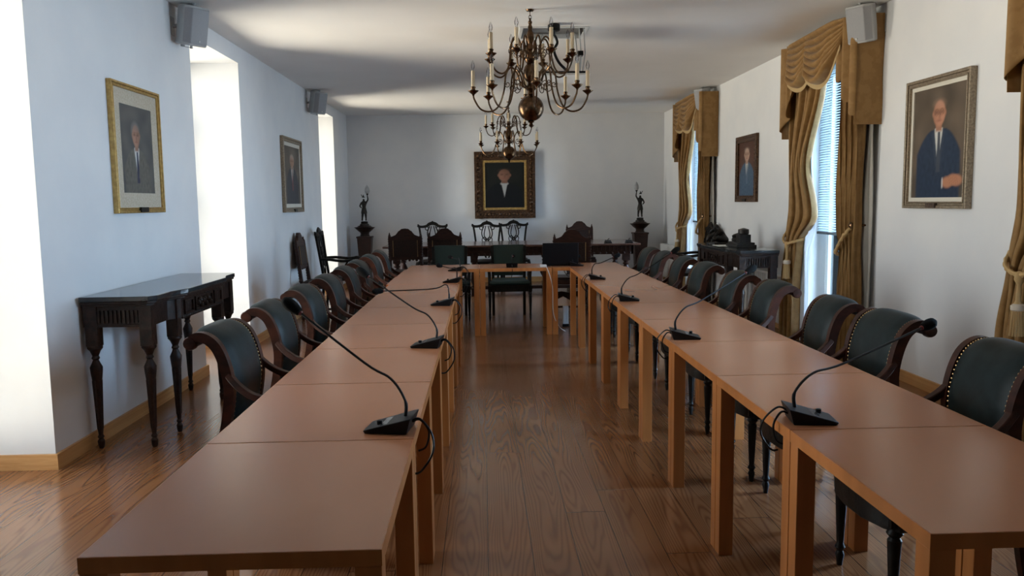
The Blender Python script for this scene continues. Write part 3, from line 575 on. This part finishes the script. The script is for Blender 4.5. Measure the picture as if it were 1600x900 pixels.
# ------------------------------------------------------------------ pedestals with torch-bearing figures
def pedestal(x, y, mirror, side):
    t = thing('carved_pedestal', 'tapered dark wood pedestal in the %s back corner, under a bronze figure lamp' % side, 'pedestal', (x, y, 0), 0, 'corner pedestals')
    def fr(w0, w1, z0, z1):
        return MB().add([(-w0, -w0, z0), (w0, -w0, z0), (w0, w0, z0), (-w0, w0, z0), (-w1, -w1, z1), (w1, -w1, z1), (w1, w1, z1), (-w1, w1, z1)], [(0, 3, 2, 1), (4, 5, 6, 7), (0, 1, 5, 4), (1, 2, 6, 5), (2, 3, 7, 6), (3, 0, 4, 7)])
    m = MB().box(-.13, .13, -.13, .13, 0, .12); m.build('base', WALNUT, t, smooth=0, bevel=.008)
    fr(.085, .125, .12, .86).build('shaft', WALNUT, t, smooth=0, bevel=.004)
    MB().add([(-.12, -.128, .84), (.12, -.128, .84), (0, -.128, .80), (0, -.135, .83)], [(0, 1, 3), (1, 2, 3), (2, 0, 3), (0, 2, 1)]).box(-.135, .135, -.135, .135, .855, .885).build('collar', WALNUT, t, smooth=0, bevel=.004)
    MB().lathe([(.09, .885), (.075, .92), (.08, .95), (.13, .99), (.16, 1.02), (.19, 1.045), (.14, 1.05), (.12, 1.06), (.11, 1.075)], (0, 0, 0), 8).build('capital', DARK, t, smooth=30)
    f = thing('figure_lamp', 'dark bronze figure holding up a flame-shaped glass shade, in the %s back corner' % side, 'lamp', (x, y, 1.075), 0, 'torch-bearing figure lamps')
    s = mirror
    MB().lathe([(.085, 0), (.085, .02), (.06, .04), (.065, .06), (.05, .075)], n=14).build('plinth', DBRONZE, f)
    z = .075
    V = [(0, 0, z+.20), (0, 0, z+.26), (0, 0, z+.33), (0, 0, z+.365), (s*-.005, 0, z+.40), (.028, 0, z+.12), (.03, 0, z+.05), (.03, -.02, z+.01), (-.028, 0, z+.12), (-.035, 0, z+.05), (-.035, -.02, z+.01),
         (s*.045, 0, z+.335), (s*.075, 0, z+.385), (s*.065, 0, z+.45), (-s*.045, 0, z+.325), (-s*.075, 0, z+.27), (-s*.04, -.02, z+.235)]
    E_ = [(0, 1), (1, 2), (2, 3), (3, 4), (0, 5), (5, 6), (6, 7), (0, 8), (8, 9), (9, 10), (2, 11), (11, 12), (12, 13), (2, 14), (14, 15), (15, 16)]
    skin('figure_body', V, E_, [.038, .03, .042, .014, .026, .024, .015, .016, .024, .015, .016, .018, .014, .011, .018, .014, .010], DBRONZE, f)
    MB().lathe([(.055, z+.14), (.05, z+.18), (.036, z+.24), (.03, z+.25)], n=14, sy=.8).build('tunic', DBRONZE, f)
    MB().lathe([(.03, 0), (.012, .02), (.004, .05)], (-s*.005, 0, z+.42), 8).tube([(-s*.02, 0, z+.43), (-s*.035, 0, z+.46), (-s*.045, 0, z+.475)], .006, 6).build('plumed_cap', DBRONZE, f)
    MB().lathe([(.008, z+.43), (.01, z+.465), (.022, z+.48), (.02, z+.49)], (s*.065, 0, 0), 10).build('torch', DBRONZE, f)
    MB().lathe([(.018, z+.488), (.038, z+.51), (.044, z+.54), (.036, z+.58), (.018, z+.615), (.004, z+.645)], (s*.065, 0, 0), 14).build('flame_shade', FROST, f)
pedestal(-2.10, 14.5, 1, 'left'); pedestal(2.835, 14.5, -1, 'right')
# ------------------------------------------------------------------ portraits
def soft(d, e=.015): return max(0., min(1., .5-d/(2*e)))
def ell(x, y, cx, cy, rx, ry): return (math.hypot((x-cx)/rx, (y-cy)/ry)-1)*min(rx, ry)
def mixc(a, b, k): return tuple(a[i]*(1-k)+b[i]*k for i in range(3))
def portrait(kind):
    def f(x, y):      # x,y in 0..1, y up
        n = noise.noise(Vector((x*4, y*5, kind*9)))*.5+.5; n2 = noise.noise(Vector((x*22, y*22, kind)))*.5+.5
        if kind == 1: bgc = mixc((.05, .055, .06), (.13, .12, .11), n); skinc = (.36, .20, .14); hair = (.16, .15, .14); coat = mixc((.085, .08, .07), (.15, .14, .12), n2); tie = (.03, .035, .07); cx, cy = .47, .66; hw, hh = .115, .125; sw = .40
        elif kind == 2: bgc = mixc((.07, .06, .05), (.16, .13, .10), n); skinc = (.38, .22, .15); hair = (.35, .30, .26); coat = mixc((.03, .035, .045), (.06, .06, .07), n2); tie = (.16, .05, .05); cx, cy = .5, .74; hw, hh = .12, .10; sw = .38
        elif kind == 3: bgc = mixc((.055, .045, .035), (.15, .11, .08), n); skinc = (.46, .22, .14); hair = (.42, .24, .17); coat = mixc((.012, .022, .045), (.028, .045, .08), n2); tie = (.05, .06, .08); cx, cy = .50, .76; hw, hh = .115, .115; sw = .42
        elif kind == 4: bgc = mixc((.05, .02, .012), (.09, .035, .02), n); skinc = (.42, .26, .19); hair = (.40, .33, .28); coat = mixc((.03, .06, .11), (.07, .12, .18), n2); tie = (.10, .14, .2); cx, cy = .5, .76; hw, hh = .15, .12; sw = .44
        else: bgc = mixc((.008, .010, .009), (.018, .018, .016), n); skinc = (.22, .11, .075); hair = (.11, .06, .045); coat = (.008, .009, .011); tie = (.30, .30, .30); cx, cy = .49, .72; hw, hh = .15, .13; sw = .46
        c = bgc
        sh = cy-hh*1.45; t_ = max(0, min(1, (sh+.03-y)/.22)); half = .08+(sw-.08)*math.sqrt(t_) if y < sh+.03 else 0
        c = mixc(c, coat, soft(abs(x-cx)-half, .02) if y < sh+.03 else 0)
        vw = .075*max(0, min(1, (y-(sh-.30))/.30)); c = mixc(c, (.55, .55, .52) if kind != 5 else (.35, .35, .34), soft(abs(x-cx)-vw, .01) if sh-.3 < y < sh+.04 else 0)
        if kind == 5: c = mixc(c, (.38, .38, .37), soft(min(ell(x, y, cx-.05, sh, .05, .025), ell(x, y, cx+.05, sh, .05, .025)), .01))
        else: c = mixc(c, tie, soft(abs(x-cx-.01)-.022-(sh-y)*.05, .008) if sh-.36 < y < sh else 0)
        if kind in (1, 3, 4):     # lapels
            for s in (-1, 1):
                lx = cx+s*(vw+.035); c = mixc(c, mixc(coat, (.2, .2, .2), .18), .6*soft(abs(x-lx)-.012, .012) if sh-.3 < y < sh else 0)
        c = mixc(c, mixc(skinc, (.05, .03, .02), .3), soft(max(abs(x-cx)-hw*.5, abs(y-(cy-hh*1.05))-hh*.35), .01))
        if kind == 1: c = mixc(c, hair, soft(ell(x, y, cx-.02, cy+hh*.45, hw*1.12, hh*.85), .02))
        elif kind == 2: c = mixc(c, hair, soft(ell(x, y, cx, cy+hh*.2, hw*1.1, hh), .02))
        sd = .45*max(0, (x-cx)/hw) if kind in (1, 5) else .35*max(0, (cx-x)/hw)
        c = mixc(c, mixc(skinc, (.06, .03, .02), min(.8, sd)), soft(ell(x, y, cx, cy, hw, hh), .012))
        c = mixc(c, hair, .5*soft(ell(x, y, cx, cy+hh*.75, hw*.75, hh*.3), .03))
        dk = (.05, .025, .02)
        for s in (-1, 1):
            c = mixc(c, dk, .75*soft(ell(x, y, cx+s*hw*.42, cy+hh*.1, hw*.26, hh*.1), .01)); c = mixc(c, dk, .45*soft(ell(x, y, cx+s*hw*.42, cy+hh*.3, hw*.32, hh*.05), .008))
            if kind == 3: c = mixc(c, dk, .8*soft(abs(ell(x, y, cx+s*hw*.42, cy+hh*.1, hw*.36, hh*.22))-.003, .004))
            c = mixc(c, mixc(skinc, dk, .3), soft(ell(x, y, cx+s*hw*1.02, cy, hw*.14, hh*.22), .008))
        c = mixc(c, dk, .4*soft(ell(x, y, cx+.01, cy-hh*.2, hw*.16, hh*.25), .015)); c = mixc(c, (.22, .07, .05), .7*soft(ell(x, y, cx, cy-hh*.55, hw*.34, hh*.07), .008))
        if kind == 3:
            for hx, hy in ((.70, .135), (.80, .155), (.87, .15)): c = mixc(c, (.42, .19, .11), soft(ell(x, y, hx, hy, .10, .05), .012))
            for q in range(5): c = mixc(c, (.2, .08, .05), .6*soft(abs((x-.74-q*.035)+(y-.15)*.6)-.003, .003) if .11 < y < .19 else 0)
            c = mixc(c, (.5, .5, .5), soft(max(abs(x-.605)-.012, abs(y-.13)-.045), .008))
        return c
    return f
def painting(label, wall, c0, c1, z0, z1, fw_, md, kind, fm, ornate=False, mm=None, fd=.04, plaque=True):
    """c0..c1 along the wall as read left to right"""
    W = abs(c1-c0); H = z1-z0; cc = (c0+c1)/2
    loc, rz = {'L': ((XL, cc, z0), R(90)), 'R': ((XR, cc, z0), R(-90)), 'B': ((cc, YB, z0), 0)}[wall]
    t = thing('framed_portrait', label, 'painting', loc, rz)          # local: x right, -y towards the room, z up
    fr = MB()
    def ring(x, zb, w, d0, d1):      # rectangular ring at inset x, width w, depth d0->d1 towards the room
        xa, xb, za, zc = -W/2+x, W/2-x, zb, H-zb
        fr.box(xa, xa+w, -d1, -d0, za, zc).box(xb-w, xb, -d1, -d0, za, zc).box(xa+w, xb-w, -d1, -d0, za, za+w).box(xa+w, xb-w, -d1, -d0, zc-w, zc)
    if ornate:
        ring(0, 0, .05, .002, .085); ring(.05, .05, .07, .002, .06); ring(.12, .12, .03, .002, .045)
        for i in range(60):
            a = i/60*4; q = a % 1; e = int(a); r = .075
            px, pz = [(-W/2+r+q*(W-2*r), r), (W/2-r, r+q*(H-2*r)), (W/2-r-q*(W-2*r), H-r), (-W/2+r, H-r-q*(H-2*r))][e]
            fr.sphere((px, -.058, pz), .028 if i % 3 else .04, 8, .9)
        for i in range(44):
            a = i/44*4; q = a % 1; e = int(a); r = .03
            px, pz = [(-W/2+r+q*(W-2*r), r), (W/2-r, r+q*(H-2*r)), (W/2-r-q*(W-2*r), H-r), (-W/2+r, H-r-q*(H-2*r))][e]
            fr.tube([(px-.02, -.088, pz-.015), (px+.015, -.092, pz+.02)], .009, 6)
        fr.build('frame', DGOLD, t, smooth=40); fr = MB(); ring(.15, .15, .045, .002, .035); fr.build('gilt_slip', GOLD, t, smooth=0, bevel=.006)
        ins = .195
    else:
        ring(0, 0, fw_*.45, .0, fd); ring(fw_*.45, fw_*.45, fw_*.35, .0, fd*.78); ring(fw_*.8, fw_*.8, fw_*.2, .0, fd*.9)
        fr.build('frame', fm, t, smooth=0, bevel=.004); ins = fw_
        if md:
            fr = MB(); ring(ins, ins, md, .0, fd*.5); fr.build('mount', mm or LINEN, t, smooth=0); ins += md
    w, h = W-2*ins, H-2*ins; nx, nz = 72, int(72*h/w); f = portrait(kind)
    g = MB(); g.grid(nx, nz, lambda u, v: (-w/2+u*w, -.016, ins+v*h), (0, .012, 0))
    me_o = g.build('canvas', PAINTM, t, smooth=0); me = me_o.data
    ca = me.color_attributes.new('paint', 'FLOAT_COLOR', 'POINT')
    for i, v in enumerate(me.vertices):
        c = f((v.co.x+w/2)/w, (v.co.z-ins)/h); ca.data[i].color = (*c, 1)
    if plaque: MB().box(-.06, .06, -fd-.012, -fd+.01, .005, .04).build('name_plate', BROWNF if kind == 3 else DBRONZE, t, smooth=0, bevel=.002)
    return t
PAINTM = mat('oil_paint', (.1, .1, .1), .45, spec=.2); _t = PAINTM.node_tree; _a = N(_t, 'ShaderNodeAttribute'); _a.attribute_name = 'paint'; _t.links.new(_a.outputs['Color'], _t.nodes['Principled BSDF'].inputs['Base Color'])
painting('portrait of a man in grey coat with beige mount, near on left wall', 'L', 5.40, 6.19, 1.415, 2.285, .038, .10, 1, GOLD, mm=CREAM, fd=.035)
painting('dark portrait with pale inner slip, farther along the left wall', 'L', 9.90, 10.92, 1.365, 2.29, .06, .045, 2, SILVERG)
painting('portrait of a man in glasses and navy suit, hands clasped, right wall', 'R', 6.24, 5.41, 1.37, 2.325, .05, .03, 3, SILVERG, fd=.05)
painting('portrait of a man in blue, brown frame, farther along right wall', 'R', 10.49, 9.70, 1.42, 2.245, .08, 0, 4, DGOLD)
painting('portrait of a man in bow tie, heavy carved frame, back wall', 'B', -.135, .967, 1.165, 2.365, .15, 0, 5, DGOLD, ornate=True, plaque=False)
# ------------------------------------------------------------------ wall speakers
def speaker(p, wall, yaw, label):
    t = thing('wall_speaker', label, 'speaker', p, R(yaw), 'wall speakers')      # local +x = front
    M = Matrix.Rotation(R(12), 4, 'Y')
    o = [(-.09, -.085), (.03, -.115), (.085, -.075), (.085, .075), (.03, .115), (-.09, .085)]
    MB().prism(o, lambda u, v, w: M @ Vector((u, v, w)), -.15, .15).build('cabinet', GREYP, t, smooth=20, bevel=.012)
    MB().prism([(.034, -.112), (.09, -.073), (.09, .073), (.034, .112)], lambda u, v, w: M @ Vector((u, v, w)), -.135, .135).build('grille', GRILLE, t, smooth=20, bevel=.006)
    MB().sphere(M @ Vector((.093, 0, -.11)), .008, 8).build('badge', WHITEP, t)
    w = MB(); q = Matrix.Rotation(-R(yaw), 4, 'Z'); s = -1 if wall < 0 else 1; d = abs(wall-p[0])-.001
    pa = q @ Vector((s*d, 0, 0))
    w.tube([M @ Vector((0, 0, -.165)), M @ Vector((-.11, 0, -.165)), M @ Vector((-.125, 0, 0)), M @ Vector((-.11, 0, .165)), M @ Vector((0, 0, .165))], 1, prof=(.018, .003), side=(0, 1, 0))
    w.tube([M @ Vector((0, 0, -.172)), M @ Vector((0, 0, -.145))], .01, 8).tube([M @ Vector((0, 0, .172)), M @ Vector((0, 0, .145))], .01, 8)
    w.tube([M @ Vector((-.125, 0, 0)), pa], .014, 8)
    w.box(-.006, .006, -.035, .035, -.07, .07, Matrix.Translation(pa) @ q); w.build('bracket', GREYP, t)
speaker((-2.25, 6.62, 2.865), XL, -35, 'grey wall speaker high on the left wall, nearer one')
speaker((-2.25, 11.5, 2.86), XL, -35, 'grey wall speaker high on the left wall, farther one')
speaker((3.14, 6.72, 2.875), XR, 215, 'pale grey wall speaker at top of right wall, nearer one, beside curtains')
speaker((3.15, 11.55, 2.87), XR, 215, 'pale grey wall speaker at top of right wall, farther one, beside curtains')
# ------------------------------------------------------------------ curtains
def interp(tab, z):
    if z >= tab[0][0]: return tab[0][1]
    for (a, va), (b, vb) in zip(tab, tab[1:]):
        if z >= b:
            k = (a-z)/(a-b); k = k*k*(3-2*k); return va+(vb-va)*k
    return tab[-1][1]
def curtain_set(yc, label, near_only=False):
    t = thing('swag_curtains', label, 'curtains', (XR, yc, 0), 0, 'gold swag curtains on right wall')     # local: -x into room, y along wall
    Zt = 2.93; W = 1.0; t.scale = (1, .79, 1)
    # panel tables: z -> (outer, inner)
    def panel(name, s, o_tab, i_tab, nf, seed, off=.14, m=DAMASK, z0=0.01, z1=Zt, amp=.042):
        def f(u, v):
            z = z1+(z0-z1)*v; a, b = interp(o_tab, z), interp(i_tab, z)
            y = a+(b-a)*u; wd_ = abs(b-a)
            am = amp*min(1, .6+wd_*1.2); ph = u*nf*2*pi+seed+.5*sin(z*2.1+seed)
            x = -off-am*sin(ph)-.012*sin(ph*.5+z*3)-.015*sin(2*ph+z)*.5
            return (x, s*y+.01*sin(ph*2), z)
        return MB().grid(96, 60, f, (.006, 0, 0)).build(name, m, t, smooth=80)
    far_o = [(Zt, 1.0), (1.4, 1.0), (1.05, 1.05), (.6, 1.12), (0, 1.15)]; far_i = [(Zt, .03), (2.6, .05), (1.78, .54), (1.28, .26), (1.0, .66), (.5, .72), (0, .72)]
    near_o = [(Zt, .98), (2.0, .96), (1.3, .90), (1.0, .88), (.5, .92), (0, .94)]; near_i = [(Zt, .42), (2.4, .48), (1.6, .48), (1.2, .52), (1.0, .60), (.6, .54), (0, .50)]
    panel('curtain_panel', 1, far_o, far_i, 6, 0.4); panel('curtain_panel', -1, near_o, near_i, 7, 1.7)
    for s in (1, -1):
        panel('lining', s, [(Zt, 1.0), (1.3, .98), (0, 1.0)], [(Zt, .78), (1.2, .60), (.9, .62), (0, .66)], 2, 2.2, off=.05, m=LINING, amp=.012)
        panel('sheer', s, [(Zt, .8), (0, .75)], [(Zt, .5), (1.8, .52), (1.2, .34), (.9, .5), (0, .42)], 2, 1, off=.09, m=SHEER, amp=.005)
    # pelmet board
    MB().box(-.21, -.002, -W-.0, W+.0, Zt, Zt+.03).build('pelmet_board', WHITEP, t, smooth=0)
    # swags
    for c, hw, dp, off in ((.40, .50, .27, .235), (-.26, .58, .31, .255)):
        def f(u, v):
            e = .16; sg = sin(pi*u)**.8; zz = Zt+.03-v*(e+dp*sg); k = min(1, sg*1.4)
            st = (2*pi*6.5*v+.6*sin(u*5))
            x = -off-.062*k*sin(st)-.05*v*k; zz += .02*k*cos(st)
            return (x, c+(2*u-1)*hw*(1-.18*v), zz)
        MB().grid(48, 80, f, (.006, 0, 0)).build('swag', DAMASK, t, smooth=80)
        fr = MB()
        for i in range(90):
            u = .03+.94*i/89; p = Vector(f(u, 1)); fr.tube([p+Vector((0, 0, .005)), p+Vector((0, 0, -.04))], .004, 4)
        fr.build('fringe', TASSEL2, t)
    # jabots (stepped tails) at both ends
    for s in (1, -1):
        def f(u, v):
            Ln = .36+.5*u+.05*sin(u*12); y = (.60+.42*u)
            st = u*2*pi*2.5; x = -.24-.035*sin(st)
            return (x, s*(y+.02*sin(st*.5)), Zt+.03-v*Ln-(.05*sin(st*1.0)*v))
        MB().grid(40, 24, f, (.006, 0, 0)).build('tail', DAMASK, t, smooth=80)
        MB().grid(6, 24, lambda u, v: (-.24+.235*u, s*(1.02+.008*sin(v*9)), Zt+.03-v*.90), (0, s*.005, 0)).build('tail_return', DAMASK, t, smooth=80)
    # tie-backs: holdback, rope and tassel
    MB().tube([(-.005, -.86, 1.22), (-.17, -.86, 1.22)], .009, 8).lathe([(.005, 0), (.03, .005), (.03, .012), (.008, .025)], n=12, M=Matrix.Translation((-.17, -.86, 1.22)) @ Matrix.Rotation(-pi/2, 4, 'Y')).lathe([(.02, 0), (.02, .006)], n=12, M=Matrix.Translation((-.008, -.86, 1.22)) @ Matrix.Rotation(-pi/2, 4, 'Y')).build('holdback', BRONZE, t)
    MB().tube([(-.005, .93, 1.22), (-.15, .93, 1.22)], .009, 8).build('holdback', BRONZE, t)
    rp = smoothpath([(-.15, -.86, 1.22), (-.215, -.82, 1.14), (-.225, -.70, 1.04), (-.20, -.57, .97), (-.12, -.54, .96)], 8)
    MB().tube([p+Vector((0, 0, .006*sin(i*1.6))) for i, p in enumerate(rp)], [.016+.003*sin(i*2.4) for i in range(len(rp))], 8).build('rope', ROPE, t)
    rp = smoothpath([(-.12, 1.08, 1.15), (-.20, 1.02, 1.05), (-.225, .85, 1.0), (-.21, .66, 1.02), (-.12, .60, 1.05)], 8)
    MB().tube(rp, [.014+.003*sin(i*2.4) for i in range(len(rp))], 8).build('rope', ROPE, t)
    for y, zz in ((.80, 1.0),):
        MB().lathe([(.012, .02), (.028, 0), (.03, -.03), (.012, -.06), (.016, -.10), (.016, -.15), (.026, -.17)], (-.225, y, zz), 12).build('tassel_knot', ROPE, t)
        MB().lathe([(.026, -.17), (.042, -.18), (.042, -.205), (.03, -.215)], (-.225, y, zz), 12).build('tassel_collar', TASSEL, t)
        tm = MB()
        for i in range(14): a = i*2*pi/14; tm.tube([(-.225+.026*cos(a), y+.026*sin(a), zz-.205), (-.225+.036*cos(a), y+.036*sin(a), zz-.36)], .008, 5)
        tm.build('tassel_skirt', ROPE, t)
TASSEL2 = mat('fringe_gold', (.50, .36, .18), .8); ROPE = mat('gold_rope', (.45, .29, .12), .7)
curtain_set(7.51, 'gold swag curtains with tasselled tie-backs at the middle window of right wall')
curtain_set(12.2, 'gold swag curtains at the far window of right wall, near the back corner')
curtain_set(3.92, 'gold swag curtains cut off by the right edge of the photo')
def blind(yc, label):
    t = thing('venetian_blind', label, 'blind', (XR+.14, yc, 0), 0, 'venetian blinds in right windows')
    m = MB(); z = 2.68; i = 0
    while z > 1.13:
        m.box(-.012, .012, -.62, .62, -.0008, .0008, Matrix.Translation((0, 0, z)) @ Matrix.Rotation(R(-35), 4, 'Y')); z -= .025
    m.build('slats', BLIND, t, smooth=0); MB().box(-.018, .018, -.62, .62, 2.70, 2.745).build('head_rail', BLIND, t, smooth=0)
    MB().box(-.014, .014, -.62, .62, 1.09, 1.115).build('bottom_rail', DBRONZE, t, smooth=0)
    for y in (-.5, .5): MB().tube([(0, y, 2.70), (0, y, 1.11)], .0015, 4).build('cord', BLIND, t)
blind(7.64, 'pale blue-grey venetian blind half lowered in the middle right window')
blind(12.6, 'pale venetian blind behind the far gold curtains')
# ------------------------------------------------------------------ chandeliers
def make_chandelier():
    t = thing('brass_chandelier', '', 'chandelier', group='brass chandeliers')       # origin at centre of big ball
    MB().sphere((0, 0, 0), .108, 24).lathe([(.02, -.105), (.03, -.112), (.012, -.122), (.018, -.135), (.01, -.15), (.003, -.155)], n=12).build('large_ball', BRONZE, t)
    MB().lathe([(.02, .10), (.03, .115), (.022, .13), (.035, .15), (.045, .16), (.045, .18), (.03, .19), (.022, .21), (.05, .235), (.062, .27), (.06, .31), (.05, .34), (.03, .365), (.045, .38), (.05, .40), (.03, .42), (.022, .46), (.035, .48), (.022, .50), (.02, .53), (.032, .56), (.03, .60), (.015, .64), (.02, .66), (.012, .68), (.018, .70), (.008, .72)], n=18).build('stem', BRONZE, t)
    ch = MB(); z = .72; i = 0
    top = HC-2.235
    ch.tube([(0, 0, .715), (0, 0, .735)], .006, 6)
    while z < top-.045:
        ax = (i % 2)*pi/2; pts = [(cos(ax)*.011*cos(a*pi/5), sin(ax)*.011*cos(a*pi/5), z+.018+.02*sin(a*pi/5)) for a in range(11)]; ch.tube(pts, .003, 5); z += .031; i += 1
    ch.tube([(0, 0, z), (0, 0, top)], .004, 6).lathe([(.03, top-.012), (.035, top)], n=12); ch.build('chain', BRONZE, t)
    def tier(n, a0, path, cupz, cr, zh_, sc_):
        for k in range(n):
            a = a0+2*pi*k/n; P = lambda r, z: Vector((r*cos(a), r*sin(a), z))
            pp = smoothpath([P(r, z) for r, z in path], 6)
            arm = MB().tube(pp, .0075, 8)
            # scroll ornament inside the arm curve
            cx, cz = sc_
            for sg, r0, ox in ((1, .045, 0), (-1, .03, .045)):
                sp2 = [P(cx+ox+(r0*(1-j/22))*cos(sg*j*.5+1.2), cz+ox*.6+(r0*(1-j/22))*sin(sg*j*.5+1.2)) for j in range(18)]; arm.tube(sp2, .0038, 5)
            ao = arm.build('arm', BRONZE, t)
            c = P(cr, cupz); MB().lathe([(.006, -.03), (.012, -.015), (.03, 0), (.045, .012), (.046, .016), (.02, .014), (.016, .03), (.022, .045), (.016, .05)], c, 14).build('drip_pan', BRONZE, ao)
            cnd = MB().lathe([(.0155, .048), (.0155, .178), (.012, .18)], c, 12).build('candle_tube', CANDLE, ao)
            MB().lathe([(.007, .178), (.008, .19), (.014, .205), (.016, .22), (.011, .24), (.003, .262)], c, 10).build('bulb', BULB, cnd)
    tier(8, R(-90+2), [(.03, .165), (.08, .19), (.11, .28), (.16, .335), (.205, .28), (.225, .14), (.27, .02), (.34, -.025), (.42, -.005), (.47, .07), (.48, .115)], .13, .48, .17, (.15, .17))
    tier(8, R(-90+24), [(.03, .40), (.07, .42), (.09, .52), (.13, .575), (.17, .53), (.185, .40), (.215, .305), (.265, .27), (.325, .295), (.355, .36), (.36, .395)], .41, .36, .40, (.12, .45))
    return t
chn = make_chandelier()
place(chn, 0, (.421, 6.87, 2.235), 0, 'large brass candle chandelier in front, nearer of two')
c2 = place(chn, 1, (.44, 13.0, 2.235), R(19), 'brass candle chandelier farther back, near the back wall portrait')
# ------------------------------------------------------------------ projector lift in the ceiling
pj = thing('projector_lift', 'white ceiling hatch lowered on black scissor arms beside the front chandelier', 'projector lift', (.685, 7.79, HC))
w = MB(); a, b, c, d = LX0-.685, LX1-.685, LY0-7.79, LY1-7.79
for x0_, x1_, y0_, y1_ in ((a-.03, a, c-.03, d+.03), (b, b+.03, c-.03, d+.03), (a, b, c-.03, c), (a, b, d, d+.03)): w.box(x0_, x1_, y0_, y1_, -.008, .0)
w.build('hatch_trim', WHITEP, pj, smooth=0)
MB().box(a, a+.004, c, d, 0, .29).box(b-.004, b, c, d, 0, .29).box(a, b, c, c+.004, 0, .29).box(a, b, c, d, .285, .29).build('shaft_lining', BLACKP, pj, smooth=0)
MB().box(a, b, d-.008, d-.005, 0, .035).build('shaft_back', WHITEP, pj, smooth=0)
zl = at(870, 114, Y=7.6).z-HC
MB().box(a-.04, b+.04, c-.02, d+.02, zl-.03, zl-.012).build('hatch_panel', WHITEP, pj, smooth=0, bevel=.003)
MB().box(a, b, c+.02, c+.05, zl-.012, zl+.012).box(a, b, d-.05, d-.02, zl-.012, zl+.012).box(a, a+.03, c+.02, d-.02, zl-.012, zl+.012).box(b-.03, b, c+.02, d-.02, zl-.012, zl+.012).build('lift_tray', BLACKP, pj, smooth=0)
zt_ = .02
for s, nmn in ((b-.05, 1), (b-.01, 1)):
    MB().tube([(s, c+.08, zt_), (s+.03, c+.2, zl*.5), (s-.01, c+.08, zl)], .006, 6).tube([(s, d-.08, zt_), (s-.0, c+.25, zl*.5), (s, d-.08, zl)], .006, 6).build('scissor_arm', GREYP, pj)
MB().box(b-.05, b+.0, c+.17, c+.25, zl*.5-.02, zl*.5+.02).build('scissor_joint', BLACKP, pj, smooth=0)
MB().tube(smoothpath([(-.02, c+.05, -.02), (.03, c+.06, -.12), (.0, c+.06, -.2), (.05, c+.1, zl+.1), (.14, c+.12, zl+.02)], 6), .013, 8).build('cable', BLACKP, pj)
pm = thing('ceiling_mount', 'small black ceiling fitting just before the white hatch', 'ceiling fitting', (.668, 7.42, HC))
MB().lathe([(.05, -.06), (.055, -.055), (.055, -.01), (.045, 0)], n=16).build('housing', BLACKP, pm)
MB().tube([(0, 0, -.055), (0, .03, -.09)], .015, 8).build('stub', BLACKP, pm)
